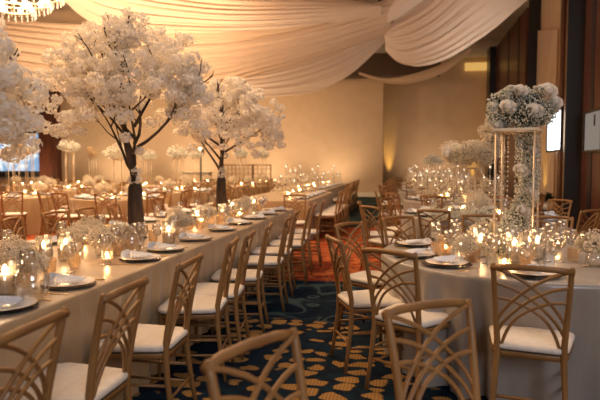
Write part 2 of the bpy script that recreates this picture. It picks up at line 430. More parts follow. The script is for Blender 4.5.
def proj(v):
    zc=-v[0]*SA+v[1]*CA; xc=v[0]*CA+v[1]*SA; return 300+xc*F/max(zc,.01), zc
def outside(x,y,m):
    px,zc=proj((x,y)); return zc<.3 or px<-m*F/zc or px>600+m*F/zc
def blocked(x,y,own=None):
    if outside(x,y,.32): return True
    if any((x-a)**2+(y-b_)**2<.425**2 for a,b_ in CHP): return True
    for t in TABS:
        if t is own: continue
        if t[0]=='c' and math.hypot(x-t[1],y-t[2])<t[3]+.19: return True
        if t[0]=='r' and abs(x-t[1])<t[3]+.19 and abs(y-t[2])<t[4]+.19: return True
    return False
def put_chair(x,y,fx,fy,label,group,own=None):
    """fx,fy facing"""
    if blocked(x,y,own): return None
    CHP.append((x,y)); rz=math.atan2(-fx,fy); NCH[0]+=1
    return place(chair,(x,y,0),rz,label,'chair',group)

# ------------------------------------------------------------------ table linens and tables
def cloth(outline, nfold, seed, name='tablecloth', amp=.05, H=.76, mt='satin'):
    """outline: list of (x,y,nx,ny,len_param)"""
    rnd=random.Random(seed); n=len(outline)
    ph=[rnd.uniform(0,6.28) for _ in range(5)]
    lv=[(0,-.012,0),(0,-.004,.0),(.006,.000,0)]
    vs=[];fs=[]
    rings=[(-.03,H,0),(-.006,H-.001,0),(.004,H-.008,0),(.008,H-.03,.05),(.012,H-.12,.3),(.012,H-.28,.6),(.012,H-.46,.85),(.015,H-.62,1),(.02,.006,1.1)]
    tot=outline[-1][4]
    for (off,z,fa) in rings:
        for (x,y,nx,ny,t) in outline:
            u=t/tot*2*PI
            f=math.sin(nfold*u+ph[0]+1.3*math.sin(3*u+ph[1]))+.5*math.sin(nfold*1.9*u+ph[2]+2*math.sin(2*u))
            a=(.55+.45*math.sin(5*u+ph[3]))
            d=off+amp*fa*.5*(f*a-.75)
            vs.append((x+nx*d,y+ny*d,z))
    for i in range(len(rings)-1):
        for j in range(n): j2=(j+1)%n; fs.append((i*n+j,(i+1)*n+j,(i+1)*n+j2,i*n+j2))
    fs.append(tuple(range(n)))
    b=MB(); b.add(vs,fs); o=b.build(name,mt); return o
def circ(R_,n=240):
    return [(R_*math.cos(2*PI*k/n),R_*math.sin(2*PI*k/n),math.cos(2*PI*k/n),math.sin(2*PI*k/n),k/n*2*PI*R_) for k in range(n)]+[]
def close(ol): 
    return ol
def rect(hx,hy,r=.06,step=.035):
    pts=[];t=0
    segs=[((hx,-hy+r),(hx,hy-r),(1,0)),((hx-r,hy),(-hx+r,hy),(0,1)),((-hx,hy-r),(-hx,-hy+r),(-1,0)),((-hx+r,-hy),(hx-r,-hy),(0,-1))]
    cor=[(hx-r,hy-r,0),(-hx+r,hy-r,PI/2),(-hx+r,-hy+r,PI),(hx-r,-hy+r,1.5*PI)]
    for k,(a,c,nn) in enumerate(segs):
        L=math.hypot(c[0]-a[0],c[1]-a[1]); m_=max(2,int(L/step))
        for q in range(m_): w=q/m_; pts.append((a[0]+(c[0]-a[0])*w,a[1]+(c[1]-a[1])*w,nn[0],nn[1],t+L*w))
        t+=L; cx,cy,a0=cor[k]
        for q in range(5): w=a0+q/5*PI/2; pts.append((cx+r*math.cos(w),cy+r*math.sin(w),math.cos(w),math.sin(w),t+r*q/5*PI/2))
        t+=r*PI/2
    pts[-1]=pts[-1]; return pts
def table_under(name,loc,shape,label,group=None):
    root=empty(name); root.location=(loc[0],loc[1],0)
    b=MB()
    if shape[0]=='round':
        b.lathe([(.001,.70),(shape[1]-.05,.70),(shape[1]-.05,.735),(.001,.735)],32); lx=ly=shape[1]*.55
    else: b.box((0,0,.7175),(shape[1]*2-.1,shape[2]*2-.1,.035)); lx,ly=shape[1]-.2,shape[2]-.3
    b.build('tabletop','brown_lattice',root,smooth=False)
    for sx in (-1,1):
        for sy in (-1,1):
            b=MB(); b.tube([(sx*lx,sy*ly,0),(sx*lx,sy*ly,.70)],.02,6); b.build('leg','black_metal',root)
    tag(root,label,'table',group); return root

# ------------------------------------------------------------------ tableware prototypes
def P_plate():
    r=empty('dinner_plate'); 
    b=MB(); b.lathe([(.001,.0),(.08,.0),(.135,.012),(.137,.014),(.132,.015),(.082,.005),(.001,.004)],36); b.build('dish','porcelain',r)
    b=MB(); b.lathe([(.134,.0145),(.1375,.0155),(.1378,.0135)],36); b.build('rim','gold_metal',r)
    return r
def P_plate_simple():
    b=MB(); b.lathe([(.001,.0),(.08,.0),(.135,.012),(.137,.014),(.132,.015),(.082,.005),(.001,.004)],24); return b.build('dinner_plate','porcelain')
def P_charger():
    b=MB(); b.lathe([(.001,0),(.12,0),(.163,.008),(.166,.010),(.160,.011),(.12,.004),(.001,.004)],40); return b.build('charger_plate','charger_dark')
def P_napkin():
    b=MB(); n=9; vs=[];fs=[]
    apex=(-.085,.0,.036)
    for i in range(n*2+1):
        t=i/(n*2); w=-.75+1.5*t; rr=.175-.02*(i%2); z=.006+(.011 if i%2 else .0)
        for q in range(7):
            k=q/6; rad=rr*k
            vs.append((apex[0]+math.cos(w)*rad, apex[1]+math.sin(w)*rad*.9, apex[2]*(1-k)**1.4+ z*k + (.012*(i%2))*(k*(1-k))*2))
    for i in range(n*2):
        for q in range(6): a=i*7+q; fs.append((a,a+1,a+8,a+7))
    b.add(vs,fs)
    # tucked tail
    vs=[];fs=[]
    for i in range(9):
        t=i/8
        for j in range(5):
            k=j/4; vs.append((-.09-.05*t*.6+.02*k,-.05+.10*k,.036*(1-t)**.6+.004+.01*math.sin(6*k+t*3)))
    for i in range(8):
        for j in range(4): a=i*5+j; fs.append((a,a+1,a+6,a+5))
    b.add(vs,fs)
    return b.build('napkin','napkin',smooth=False)
def P_wine():
    r=empty('wine_glass')
    b=MB(); b.lathe([(.001,0),(.034,.001),(.034,.003),(.006,.008),(.001,.009)],16); b.build('foot','clear_glass',r)
    b=MB(); b.lathe([(.006,.008),(.004,.03),(.004,.075),(.007,.09)],8); b.build('stem','clear_glass',r)
    b=MB(); b.lathe([(.006,.088),(.022,.095),(.036,.115),(.042,.14),(.040,.17),(.033,.205),(.031,.205),(.038,.17),(.040,.14),(.034,.117),(.004,.094)],18); b.build('bowl','clear_glass',r)
    return r
def P_wine_simple():
    b=MB(); b.lathe([(.001,0),(.034,.001),(.034,.003),(.006,.008),(.004,.03),(.004,.075),(.006,.088),(.022,.095),(.036,.115),(.042,.14),(.040,.17),(.033,.205)],12); return b.build('wine_glass','clear_glass')
def P_tumbler():
    b=MB(); b.lathe([(.001,.004),(.030,.004),(.036,.02),(.040,.085),(.0405,.10)],28,ribs=1,amp=.05); b.lathe([(.0385,.10),(.038,.085),(.034,.022),(.001,.012)],28); return b.build('tumbler','amber_glass')
def P_flame(mb,c,s=1.):
    prof=[(.0005,-.012*s),(.008*s,-.006*s),(.0105*s,.004*s),(.007*s,.016*s),(.0005,.026*s)]
    mb.lathe(prof,6,c)
def P_votive():
    r=empty('votive_candle')
    b=MB(); b.lathe([(.001,.003),(.028,.003),(.034,.02),(.037,.075),(.0375,.085)],24,ribs=1,amp=.04); b.build('glass_cup','amber_glass',r)
    b=MB(); b.lathe([(.001,.008),(.027,.008),(.029,.036),(.001,.036)],14); b.build('wax','wax',r)
    b=MB(); P_flame(b,(0,0,.052),.75); b.build('flame','flame',r)
    return r
def P_hurricane():
    b=MB(); b.lathe([(.001,.004),(.05,.004),(.052,.01),(.052,.19),(.050,.19),(.050,.012),(.001,.010)],24); return b.build('hurricane_vase','clear_glass')
def P_pillar():
    r=empty('pillar_candle')
    b=MB(); b.lathe([(.001,0),(.034,0),(.035,.004),(.035,.088),(.032,.092),(.012,.089),(.001,.086)],18); b.build('wax','wax',r)
    b=MB(); P_flame(b,(0,0,.108),1.25); b.build('flame','flame',r)
    return r
def P_fork():
    b=MB(); b.box((0,-.03,.002),(.008,.12,.003)); b.box((0,.04,.003),(.018,.03,.003))
    for x in (-.0075,-.0025,.0025,.0075): b.box((x,.075,.003),(.0025,.045,.002))
    b.box((0,-.10,.002),(.013,.03,.003)); return b.build('fork','gold_metal',smooth=False)
def P_knife():
    b=MB(); b.box((0,-.06,.003),(.012,.10,.005)); b.add([(-.008,-.01,.002),(.006,-.01,.002),(.008,.09,.002),(-.004,.115,.002),(-.008,.10,.002),(-.008,-.01,.004),(.006,-.01,.004),(.008,.09,.004),(-.004,.115,.004),(-.008,.10,.004)],[(4,3,2,1,0),(5,6,7,8,9),(0,1,6,5),(1,2,7,6),(2,3,8,7),(3,4,9,8),(4,0,5,9)])
    return b.build('knife','gold_metal',smooth=False)
def petals(b,c,rad,n,size,rnd,squash=1.):
    for _ in range(n):
        d=Vector((rnd.gauss(0,1),rnd.gauss(0,1),rnd.gauss(0,1))).normalized()
        p=Vector(c)+Vector((d.x,d.y,d.z*squash))*rad*rnd.uniform(.72,1.05)
        a=d.orthogonal().normalized(); e=d.cross(a); w=rnd.uniform(0,6.28)
        u=(a*math.cos(w)+e*math.sin(w)); v=d.cross(u); tl=rnd.uniform(-.9,.9)
        v=(v*math.cos(tl)+d*math.sin(tl)); s=size*rnd.uniform(.7,1.25)
        q=d*s*.35
        b.add([p-u*s-v*s*.4,p-v*s,p+u*s-v*s*.2+q,p+u*s*.7+v*s,p-u*s*.6+v*s+q],[(0,1,2,3,4)])
def breath(b,bs,c,rad,n,rnd,size=.007,squash=(1,1,1),stems=.3):
    c=Vector(c)
    for _ in range(n):
        d=Vector((rnd.gauss(0,1),rnd.gauss(0,1),rnd.gauss(0,1))).normalized()
        k=rnd.uniform(.25,1.05)**.5
        p=c+Vector((d.x*squash[0],d.y*squash[1],d.z*squash[2]))*rad*k
        b.octa(p,size*rnd.uniform(.6,1.3))
        if rnd.random()<stems: bs.tube([c.lerp(p,.35),p],.0016,3,cap=False)
def rose_mesh(r=.045,seed=0):
    rnd=random.Random(seed); b=MB()
    b.ball((0,0,0),(r*.55,r*.6),8,5)
    for ring,(k,n,op) in enumerate(((.62,4,.25),(.85,5,.55),(1.05,6,.95))):
        for i in range(n):
            w0=2*PI*i/n+ring*.7; vs=[];fs=[]
            for a in range(5):
                for h in range(4):
                    wa=w0+(a-2)/2*PI/n*1.25; t=h/3
                    rr=r*k*(.5+.5*t+.18*op*t*t); z=r*(-.75+1.45*t*(1-.42*op)) - (.12*r*abs(a-2)*t)
                    vs.append((rr*math.cos(wa),rr*math.sin(wa),z))
            for a in range(4):
                for h in range(3): q=a*4+h; fs.append((q,q+1,q+5,q+4))
            b.add(vs,fs)
    me=b.build('rose','rose_petal'); return me
def P_low_flowers():
    """low vase with gypsophila cloud"""
    rnd=random.Random(5); r=empty('flower_arrangement')
    b=MB(); b.lathe([(.001,.004),(.04,.004),(.055,.03),(.06,.06),(.05,.09),(.04,.10)],16); b.build('vase','clear_glass',r)
    f=MB(); s=MB()
    for (x,y,z,q) in ((0,0,.17,.09),(.07,.02,.14,.07),(-.07,-.02,.15,.075),(.01,.07,.14,.07),(-.02,-.07,.14,.07)): breath(f,s,(x,y,z),q,260,rnd,.0075,(1,1,.85),.08)
    f.build('blossoms','breath_warm' if 'breath_warm' in M else 'breath',r); s.build('stems','leaf_green',r)
    return r
translucent('breath_warm',(.96,.90,.80),.45,col2=(.92,.84,.70),scale=20)
def P_globe():
    b=MB(); b.lathe([(.001,.003),(.03,.003),(.055,.03),(.072,.075),(.070,.12),(.045,.165),(.035,.18),(.037,.19)],22); return b.build('globe_vase','clear_glass')
_b=MB(); _b.lathe([(.001,0),(.11,0),(.142,.008),(.144,.0095),(.11,.004),(.001,.004)],36); SCH_=_b.build('dark_disc','charger_dark')  # thin dark disc, slightly wider than the plate above it
PL=P_plate(); PLs=P_plate_simple(); CHG=P_charger(); SCH=SCH_; NAP=P_napkin(); WN=P_wine(); WNs=P_wine_simple(); TB=P_tumbler(); VO=P_votive(); HU=P_hurricane(); PI_=P_pillar(); FK=P_fork(); KN=P_knife(); LF=P_low_flowers(); GL=P_globe()
TZ=.762

def setting(x,y,fx,fy,where,near=True,rnd=random,chg=True):
    """place setting; f = sitter's facing; where: text ending a label"""
    L=math.hypot(fx,fy); fx/=L; fy/=L; rx,ry=fy,-fx   # right of sitter
    a=math.atan2(-fx,fy)
    def at(r_,f_,z=TZ): return (x+rx*r_+fx*f_, y+ry*r_+fy*f_, z)
    if near:
        if chg: place(CHG,at(0,0),a,'dark charger under the plate, '+where,'charger plate','charger plates')
        if not chg: place(SCH,at(0,0),a,'thin dark disc under the plate, '+where,'plate mat','plate discs')
        place(PL,at(0,0,TZ+.011),a,'white gold-rimmed dinner plate, '+where,'plate','dinner plates')
        place(NAP,at(-.01,.01,TZ+.024),a+PI/2+rnd.uniform(-.4,.4)+PI,'pale bluish folded napkin on plate, '+where,'napkin','folded napkins')
        place(FK,at(-.195,0),a,'gold fork left of the plate, '+where,'fork','gold forks')
        place(KN,at(.19,0),a,'gold knife right of the plate, '+where,'knife','gold knives')
        place(WN,at(.13+rnd.uniform(-.02,.02),.23+rnd.uniform(-.02,.03)),a,'clear stemmed wine glass, '+where,'glass','wine glasses')
        place(TB,at(-.02+rnd.uniform(-.03,.03),.225+rnd.uniform(-.01,.02)),a,'amber ribbed tumbler, '+where,'glass','amber tumblers')
    else:
        place(CHG,at(0,0),a,'small dark charger plate, '+where,'charger plate','charger plates')
        place(PLs,at(0,0,TZ+.011),a,'small white plate, '+where,'plate','dinner plates')
        place(NAP,at(0,0,TZ+.024),a+1,'small pale napkin on plate, '+where,'napkin','folded napkins')
        place(WNs,at(.13,.2),a,'small clear wine glass, '+where,'glass','wine glasses')

# ------------------------------------------------------------------ where the tables stand
C1=cam2w(1.74,4.30); c2=atp(479,7.8); c3=atp(458,11.1); c4=atp(440,14.6); c5=atp(434,18.2); c6=atp(428,21.8)
for c_ in (c2,c3,c4,c5,c6): c_.x=min(c_.x,XR-1.75)
TABS+= [('c',C1.x,C1.y,1.12)]+[('c',c_.x,c_.y,1.02) for c_ in (c2,c3,c4,c5,c6)]
FIELDS=[(118,11.9,'round table left of middle tree trunk',21),(14,12.4,'round table at far left edge',22),(178,14.9,'round table right of middle tree trunk',23),(70,16.0,'round table left of centre',25),
        (241,18.6,'round table right of the farther tree trunk',27),(148,18.8,'round table far behind middle tree',29),
        (93,20.6,'round table far back near wall left',24),(30,19.5,'round table before the screen',31),(262,22.2,'farthest round table before wall centre',33),(196,21.6,'round table by the pale panel',35)]
TABS+=[('c',atp(a,b_).x,atp(a,b_).y,.92) for a,b_,_n,_s in FIELDS]
TABS+=[('r',-2.385,4.85,.755,3.9),('r',-2.45,12.5,.75,1.8),('r',-2.75,18.3,.75,2.9)]
for i in range(len(TABS)):
    for j in range(i):
        a,c_=TABS[i],TABS[j]
        if a[0]=='c' and c_[0]=='c' and math.hypot(a[1]-c_[1],a[2]-c_[2])<a[3]+c_[3]+.1: print('TABLE CLASH',i,j)
        if a[0]=='r' and c_[0]=='c' and abs(a[1]-c_[1])<a[3]+c_[3] and abs(a[2]-c_[2])<a[4]+c_[3]: print('TABLE CLASH',i,j)
# ------------------------------------------------------------------ LEFT LONG TABLE
LX0,LX1=-3.14,-1.63; LXc=(LX0+LX1)/2; LY0,LY1=.95,8.75
o=cloth(rect((LX1-LX0)/2,(LY1-LY0)/2),90,3,amp=.055); o.location=(LXc,(LY0+LY1)/2,0)
tag(o,'champagne satin cloth covering the long table under the white trees','tablecloth','champagne tablecloths')
table_under('banquet_table',(LXc,(LY0+LY1)/2),('rect',(LX1-LX0)/2,(LY1-LY0)/2),'long banquet table carrying the white trees, under its satin cloth')
cy=[1.68,2.27,2.97,3.76,4.20,4.84,5.62,6.28,6.92,7.55,8.18]
cy=[1.15]+cy
rnd=random.Random(11)
for k,y in enumerate(cy):
    dx=[0,-.05,-.02,0,.0,.0,.0,.02,-.02,.02,-.01,.02][k]
    if k>0:
        put_chair(-1.40+dx,y,-1,[0,0,0,-.04,-.14,-.12,-.15,-.1,-.1,-.12,-.12,-.1][k],'gold fan-back chair, %s from camera on aisle side of the long tree table'%ORD[k-1],'chairs on the aisle side of the long tree table',TABS[16])
        setting(-1.79,[0,1.78,2.36,2.88,3.76,4.2,4.84,5.62,6.28,6.92,7.55,8.18][k],-1,0,'%s place from camera, aisle side of tree table'%ORD[k-1],k<9,rnd,False)
fy_=[3.1,3.75,4.4,5.05,5.7,6.35,7.0,7.65,8.3]
kf=0
for k,y in enumerate(fy_):
    ok=put_chair(-3.40-rnd.uniform(0,.05),y,1,rnd.uniform(-.25,.25),'gold fan-back chair, %s from camera on far side of the long tree table'%ORD[kf],'chairs on the far side of the long tree table',TABS[16])
    kf+=1 if ok else 0
    setting(-2.95,y,1,0,'%s place from camera, far side of tree table'%ORD[k],k<4,rnd)
p=atp(294,9.75); put_chair(p.x,p.y-.1,.05,-1,'dark-looking gold chair at the far end of the long tree table','chairs at table ends')

# trees
def make_tree(seed,ctr=(0,0,1.27),rad=(.72,.66),low=.95,name='blossom_tree',nfill=420):
    rnd=random.Random(seed); root=empty(name)
    b=MB(); b.tube([(0,0,0),(.005,0,.1),(-.004,.002,.3),(0,0,.45),(.002,0,.50)],[.085,.074,.066,.062,.045],12); b.build('trunk','bark',root)
    b=MB(); b.lathe([(.001,.0),(.10,0),(.10,.012),(.001,.014)],16); b.build('base_plate','black_metal',root)
    br=MB(); nodes_=[]
    def limb(p,d,L,r,depth,rise=.12):
        pts=[Vector(p)]; q=Vector(p); dd=Vector(d).normalized()
        for i in range(6):
            dd=(dd+Vector((rnd.uniform(-.2,.2),rnd.uniform(-.2,.2),rnd.uniform(-.05,rise)))).normalized(); q=q+dd*L/6
            e=Vector(((q.x-ctr[0])/rad[0],(q.y-ctr[1])/rad[0],(q.z-ctr[2])/rad[1]))
            if e.length>.98: break
            pts.append(q.copy())
            if depth>0 and i>=1 and rnd.random()<.8:
                a=Vector((rnd.uniform(-1,1),rnd.uniform(-1,1),rnd.uniform(-.2,.6))); limb(q.copy(),(dd+a*.8),L*rnd.uniform(.4,.65),r*.45,depth-1)
            if i>=2: nodes_.append(q.copy())
        if len(pts)>1: br.tube(pts,[r*(1-.13*i) for i in range(len(pts))],6)
    # leader and a few strong forks
    limb((0,0,.48),(.02,0,1),1.0,.036,3,.3)
    for (w,z0,el,L) in ((PI+.1,.56,1.35,.75),(.25,.80,.62,.8),(2.3,.72,.9,.8),(-1.2,.66,1.1,.8),(1.3,.85,.9,.75),(-2.4,.9,.7,.75),(-.4,1.0,1.0,.7)):
        limb((0,0,z0),(math.cos(w),math.sin(w),el),L,.017,2)
    br.build('branches','bark',root)
    cl=MB(); used=[]
    def cluster(c,r):
        petals(cl,c,r,int(95*(r/.07)**1.5),.0125,rnd,.8)
    def try_(c,r,gap):
        e=Vector(((c.x-ctr[0])/rad[0],(c.y-ctr[1])/rad[0],(c.z-ctr[2])/rad[1])); w=math.atan2(e.y,e.x)
        lim=.94+.11*math.sin(3*w+seed+2*e.z)+.09*math.sin(6*w+5*e.z)
        if e.length>lim: return
        hr=math.hypot(c.x,c.y)
        if c.z<low-.0+.10*math.sin(4*w+seed)-(.12 if hr>.45 else 0): return
        if hr<.42 and c.z<low+.32-.75*hr: return
        if any((c-u).length<gap for u in used): return
        used.append(c); cluster(c,r)
    for c in nodes_: try_(c,rnd.uniform(.045,.075),.07)
    for k in range(nfill*6):
        if len(used)>nfill: break
        d=Vector((rnd.gauss(0,1),rnd.gauss(0,1),rnd.gauss(0,1))).normalized()*rnd.uniform(.45,1.05)**.6
        try_(Vector((ctr[0]+d.x*rad[0],ctr[1]+d.y*rad[0],ctr[2]+d.z*rad[1])),rnd.uniform(.045,.08),.085)
    cluster(Vector((.0,-.02,.53)),.055); cluster(Vector((.02,-.03,.60)),.045); cluster(Vector((.05,-.04,.78)),.05)
    cl.build('blossoms','petal',root)
    return root
TX=-2.37
place(make_tree(4,(-.03,0,1.30),(.80,.71),1.05,nfill=350),(TX,4.90,TZ),YAW,'white blossom tree in the middle, its whole dark trunk in view','artificial tree','white blossom trees along the table')
place(make_tree(9,(.14,0,1.20),(.72,.60),.90,nfill=270),(TX,7.42,TZ),YAW,'white blossom tree farther back on the table, right of the middle one','artificial tree','white blossom trees along the table')
place(make_tree(15,(0,0,1.0),(.64,.56),.86,nfill=400),(TX-.05,2.44,TZ),YAW,'white blossom tree closest to camera, crown cut by left edge','artificial tree','white blossom trees along the table')

# centre pieces of left table
def votive(x,y,lab,z=TZ): place(VO,(x,y,z),rnd.uniform(0,6),lab,'candle','votive candles')
def hurr(x,y,lab,s=1.):
    place(HU,(x,y,TZ),0,'clear glass cylinder around a candle, '+lab,'vase','glass cylinders around candles',s)
    place(PI_,(x,y,TZ+.012),0,'lit pillar candle in glass cylinder, '+lab,'candle','pillar candles',s)
k=0
for i,(px,zc) in enumerate(((42,3.85),(64,4.0),(2,2.95))):
    q=atp(px,zc); hurr(q.x,q.y,['left of the two bright ones before middle tree','right of the two bright ones before middle tree','at the left edge of the photo'][i])
for i,(px,zc) in enumerate(((170,5.7),(196,6.4),(168,4.85),(232,7.8),(254,8.6),(222,7.0))):
    q=atp(px,zc); hurr(q.x,q.y,'%s of those beyond the middle tree'%ORD[i])
lf=[(22,3.1),(100,4.2),(118,4.55),(75,4.4),(180,5.5),(206,6.6),(175,6.2),(240,7.4),(245,8.4),(88,5.0),(12,3.6)]
for i,(px,zc) in enumerate(lf):
    q=atp(px,zc); place(LF,(q.x,q.y,TZ),i*1.3,'cream baby\'s breath posy on the tree table, %s from the left edge'%ORD[sorted(lf).index((px,zc))].replace('nearest','first'),'flowers','low posies on the tree table',.92)
for i,(px,zc,l_) in enumerate(((131,4.3,'right of the posy before middle tree'),(30,2.75,'beside the nearest plates'))):
    q=atp(px,zc); place(GL,(q.x,q.y,TZ),0,'round clear globe vase, '+l_,'vase','globe vases',1.1)
for i,y in enumerate([2.85,3.6,4.45,5.3,6.1,7.0,7.8,8.4]):
    votive(TX+rnd.choice((-1,1))*rnd.uniform(.12,.42),y,'lit amber votive on tree table centreline, %s counting away from camera'%ORD[i])

gl=[(TX+a_,y_) for y_ in (1.95,2.3,2.62,3.15,3.42,3.9,4.25,4.62,5.15,5.6,6.05,6.5,7.1,7.65,8.1) for a_ in (.40,)]
for i,(x_,y_) in enumerate(gl):
    place(TB,(x_-.1+rnd.uniform(-.05,.05),y_+rnd.uniform(-.05,.05),TZ),0,'amber tumbler inward of the plates on tree table, %s from camera'%ORD[i],'glass','amber tumblers')
    place(WN,(x_+rnd.uniform(-.04,.06),y_+.13+rnd.uniform(-.04,.04),TZ),0,'clear goblet inward of the plates on tree table, %s from camera'%ORD[i],'glass','wine glasses',rnd.uniform(.9,1.1))
# ------------------------------------------------------------------ ROUND TABLES
Rr=1.02
leftover=None
def round_table(c,name,angs,rad=1.27,near=True,seed=0,pushes=None,items=True,R_=Rr,mt='satin_cool_lit'):
    """c: room centre; angs: camera-frame angles (deg)"""
    rn=random.Random(seed); own=min(TABS,key=lambda t:(t[1]-c[0])**2+(t[2]-c[1])**2)
    o=cloth(circ(R_),26,seed+1,amp=.13,mt=mt); o.location=(c[0],c[1],0); tag(o,('champagne' if mt=='satin' else 'cool-lit champagne')+' satin cloth over the '+name,'tablecloth','satin tablecloths on round tables')
    table_under('banquet_table',c,('round',R_),'round banquet table under its satin cloth, '+name,'round banquet tables')
    # order clockwise from nearest the camera
    def key(a): return (-(a+90))%360
    pos={}
    for a in angs:
        w=R(a)+YAW; r_=rad+(pushes or {}).get(a,rn.uniform(-.03,.05)); x_,y_=c[0]+math.cos(w)*r_,c[1]+math.sin(w)*r_
        if not blocked(x_,y_,own) and not any(math.hypot(x_-q[0],y_-q[1])<.425 for q in pos.values()): pos[a]=(x_,y_,r_)
    angs=list(pos); order=sorted(angs,key=lambda a:(-(a+90)+20)%360)
    for i,a in enumerate(angs):
        k=order.index(a); w=R(a)+YAW; r_=pos[a][2]
        d=(math.cos(w),math.sin(w)); tw=rn.uniform(-.1,.1); tw={-147.7:.24,-171.7:.06,151.6:-.23,-112.4:.0}.get(a,tw)
        f=(-math.cos(w+tw),-math.sin(w+tw))
        word=ORD[k] if k else 'nearest'
        put_chair(c[0]+d[0]*r_,c[1]+d[1]*r_,f[0],f[1],'gold fan-back chair, %s clockwise from camera side, %s'%(word.replace('nearest','first'),name),'chairs around the '+name,own)
        if items: setting(c[0]+d[0]*(R_-.205),c[1]+d[1]*(R_-.205),-d[0],-d[1],'%s place clockwise, %s'%(word.replace('nearest','first'),name),near,rn)
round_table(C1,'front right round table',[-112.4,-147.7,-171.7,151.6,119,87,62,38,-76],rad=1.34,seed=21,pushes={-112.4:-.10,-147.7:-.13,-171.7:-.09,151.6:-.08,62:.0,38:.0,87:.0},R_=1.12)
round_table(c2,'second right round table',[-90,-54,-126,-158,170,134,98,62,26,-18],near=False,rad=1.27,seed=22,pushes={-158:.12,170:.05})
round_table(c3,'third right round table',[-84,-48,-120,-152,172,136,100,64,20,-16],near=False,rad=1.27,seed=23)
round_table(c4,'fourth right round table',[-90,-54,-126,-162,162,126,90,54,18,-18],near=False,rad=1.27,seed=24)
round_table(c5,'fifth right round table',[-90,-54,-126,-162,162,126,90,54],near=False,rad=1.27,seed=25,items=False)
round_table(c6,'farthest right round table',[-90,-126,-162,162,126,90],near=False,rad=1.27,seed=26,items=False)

# front right: gold stand with flowers
def stand(root,w,h,rot,z0=0,acry=True):
    hw=w/2; cs=[(x*math.cos(rot)-y*math.sin(rot),x*math.sin(rot)+y*math.cos(rot)) for x,y in ((-hw,-hw),(hw,-hw),(hw,hw),(-hw,hw))]
    for (x,y) in cs:
        b=MB(); b.tube([(x,y,0),(x,y,h)],.008,6); b.build('post','pale_gold',root)
    for nm,z in (('base_frame',.006),('top_frame',h)):
        b=MB(); 
        for i in range(4): a=cs[i]; d=cs[(i+1)%4]; b.tube([(a[0],a[1],z),(d[0],d[1],z)],.009,6)
        b.build(nm,'pale_gold',root)
    b=MB(); b.box((0,0,h+.013),(w+.05,w+.05,.018),rot); b.build('top_board','cream_trim',root,smooth=False)
    return cs
st=empty('flower_stand'); sp=atp(517,4.3,TZ); st.location=sp
stand(st,.262,.90,YAW-.51); tag(st,'tall open gold flower stand on the front right round table','flower stand','tall gold flower stands')
rr=random.Random(31)
fa=empty('flower_arrangement'); fa.location=(sp.x,sp.y,TZ+.925); tag(fa,'large baby\'s breath arrangement with white roses on top of the front gold stand','flowers')
f=MB(); s=MB(); rv=Vector((CA,SA,0)); 
def lump(cx,cz,r,dy=0,n=330): breath(f,s,rv*cx+Vector((-SA,CA,0))*dy+Vector((0,0,cz)),r,n,rr,.0062,(1,1,.9),.9)
for (cx,cz,r,dy) in ((-.12,.09,.10,0),(-.05,.18,.11,.02),(.04,.13,.12,-.03),(.12,.19,.11,.02),(.18,.13,.10,0),(-.14,.20,.075,.05),(-.17,.07,.075,-.02),(.0,.07,.11,-.1),(.10,.08,.10,-.08),(.04,.26,.07,.04),(.21,.09,.07,.03),(-.08,.1,.11,.11),(.1,.1,.11,.11),(-.06,.27,.05,0),(.15,.27,.055,0),(-.19,.15,.045,0),(.25,.15,.05,0),(-.10,.25,.045,0)): lump(cx,cz,r,dy)
f.build('blossoms','breath',fa); s.build('stems','leaf_green',fa)
rose=rose_mesh(.047,1)
def put_rose(parent,px_,z_,dy,sc_=1.,tilt=(1.0,0,0)):
    global rose
    o=rose.copy() if rose.parent else rose
    if o is not rose: COL.objects.link(o)
    o.parent=parent; v=rv*px_+Vector((-SA,CA,0))*dy; o.location=(v.x,v.y,z_); o.rotation_euler=(tilt[0],tilt[1],YAW); o.scale=(sc_,)*3
for (x,z,dy,sc_) in ((-.115,.15,-.11,1.1),(-.01,.27,-.06,.95),(.19,.27,-.06,1.2),(.065,.12,-.14,1.15),(.25,.19,-.04,1.0),(-.18,.02,-.06,.8),(.12,.2,.12,1),(-.08,.24,.1,1)):
    put_rose(fa,x,z,dy,sc_)
cs_=empty('flower_cascade'); cs_.location=(sp.x,sp.y,TZ); tag(cs_,'column of baby\'s breath and roses trailing down inside the front gold stand','flowers')
f=MB(); s=MB()
for i in range(20):
    t=i/19; z=.88-.83*t; cx=.055+.03*math.sin(5*t)-.07*max(0,t-.55)*2; r=.085+.06*max(0,t-.6)*1.5
    breath(f,s,rv*cx+Vector((0,0,z)),r,230,rr,.006,(1,1,1),.4)
    if t>.55: breath(f,s,rv*(cx-.09)+Vector((-SA,CA,0))*-.03+Vector((0,0,z*.7)),r*.8,150,rr,.006,(1,1,1),.4)
f.build('blossoms','breath',cs_); s.build('stems','leaf_green',cs_)
for (x,z,dy,sc_) in ((.0,.62,-.07,1.0),(.08,.46,-.07,.8),(.02,.33,-.08,.9),(-.06,.14,-.12,1),(.10,.75,-.06,.8)): put_rose(cs_,x,z,dy,sc_)
# crystal strands
def strand_mesh(L,name='crystal_strand'):
    b=MB(); n=int(L/.035)
    for i in range(n): b.octa((0,0,-i*.035),.009)
    b.tube([(0,0,0),(0,0,-L)],.0012,3); return b.build(name,'crystal')
sm=strand_mesh(.55)
for i,(x,dy) in enumerate(((-.10,-.08),(-.06,-.12),(-.12,.02),(-.02,-.13),(.13,-.08),(-.07,.08))):
    v=rv*x+Vector((-SA,CA,0))*dy
    place(sm,(sp.x+v.x,sp.y+v.y,TZ+.89),0,'crystal bead strand hanging from front gold stand, %s from the left'%['second','third','leftmost but longest one','fourth','rightmost','fifth'][i] if i!=2 else 'leftmost crystal bead strand hanging from the front gold stand','crystal strand','crystal strands')

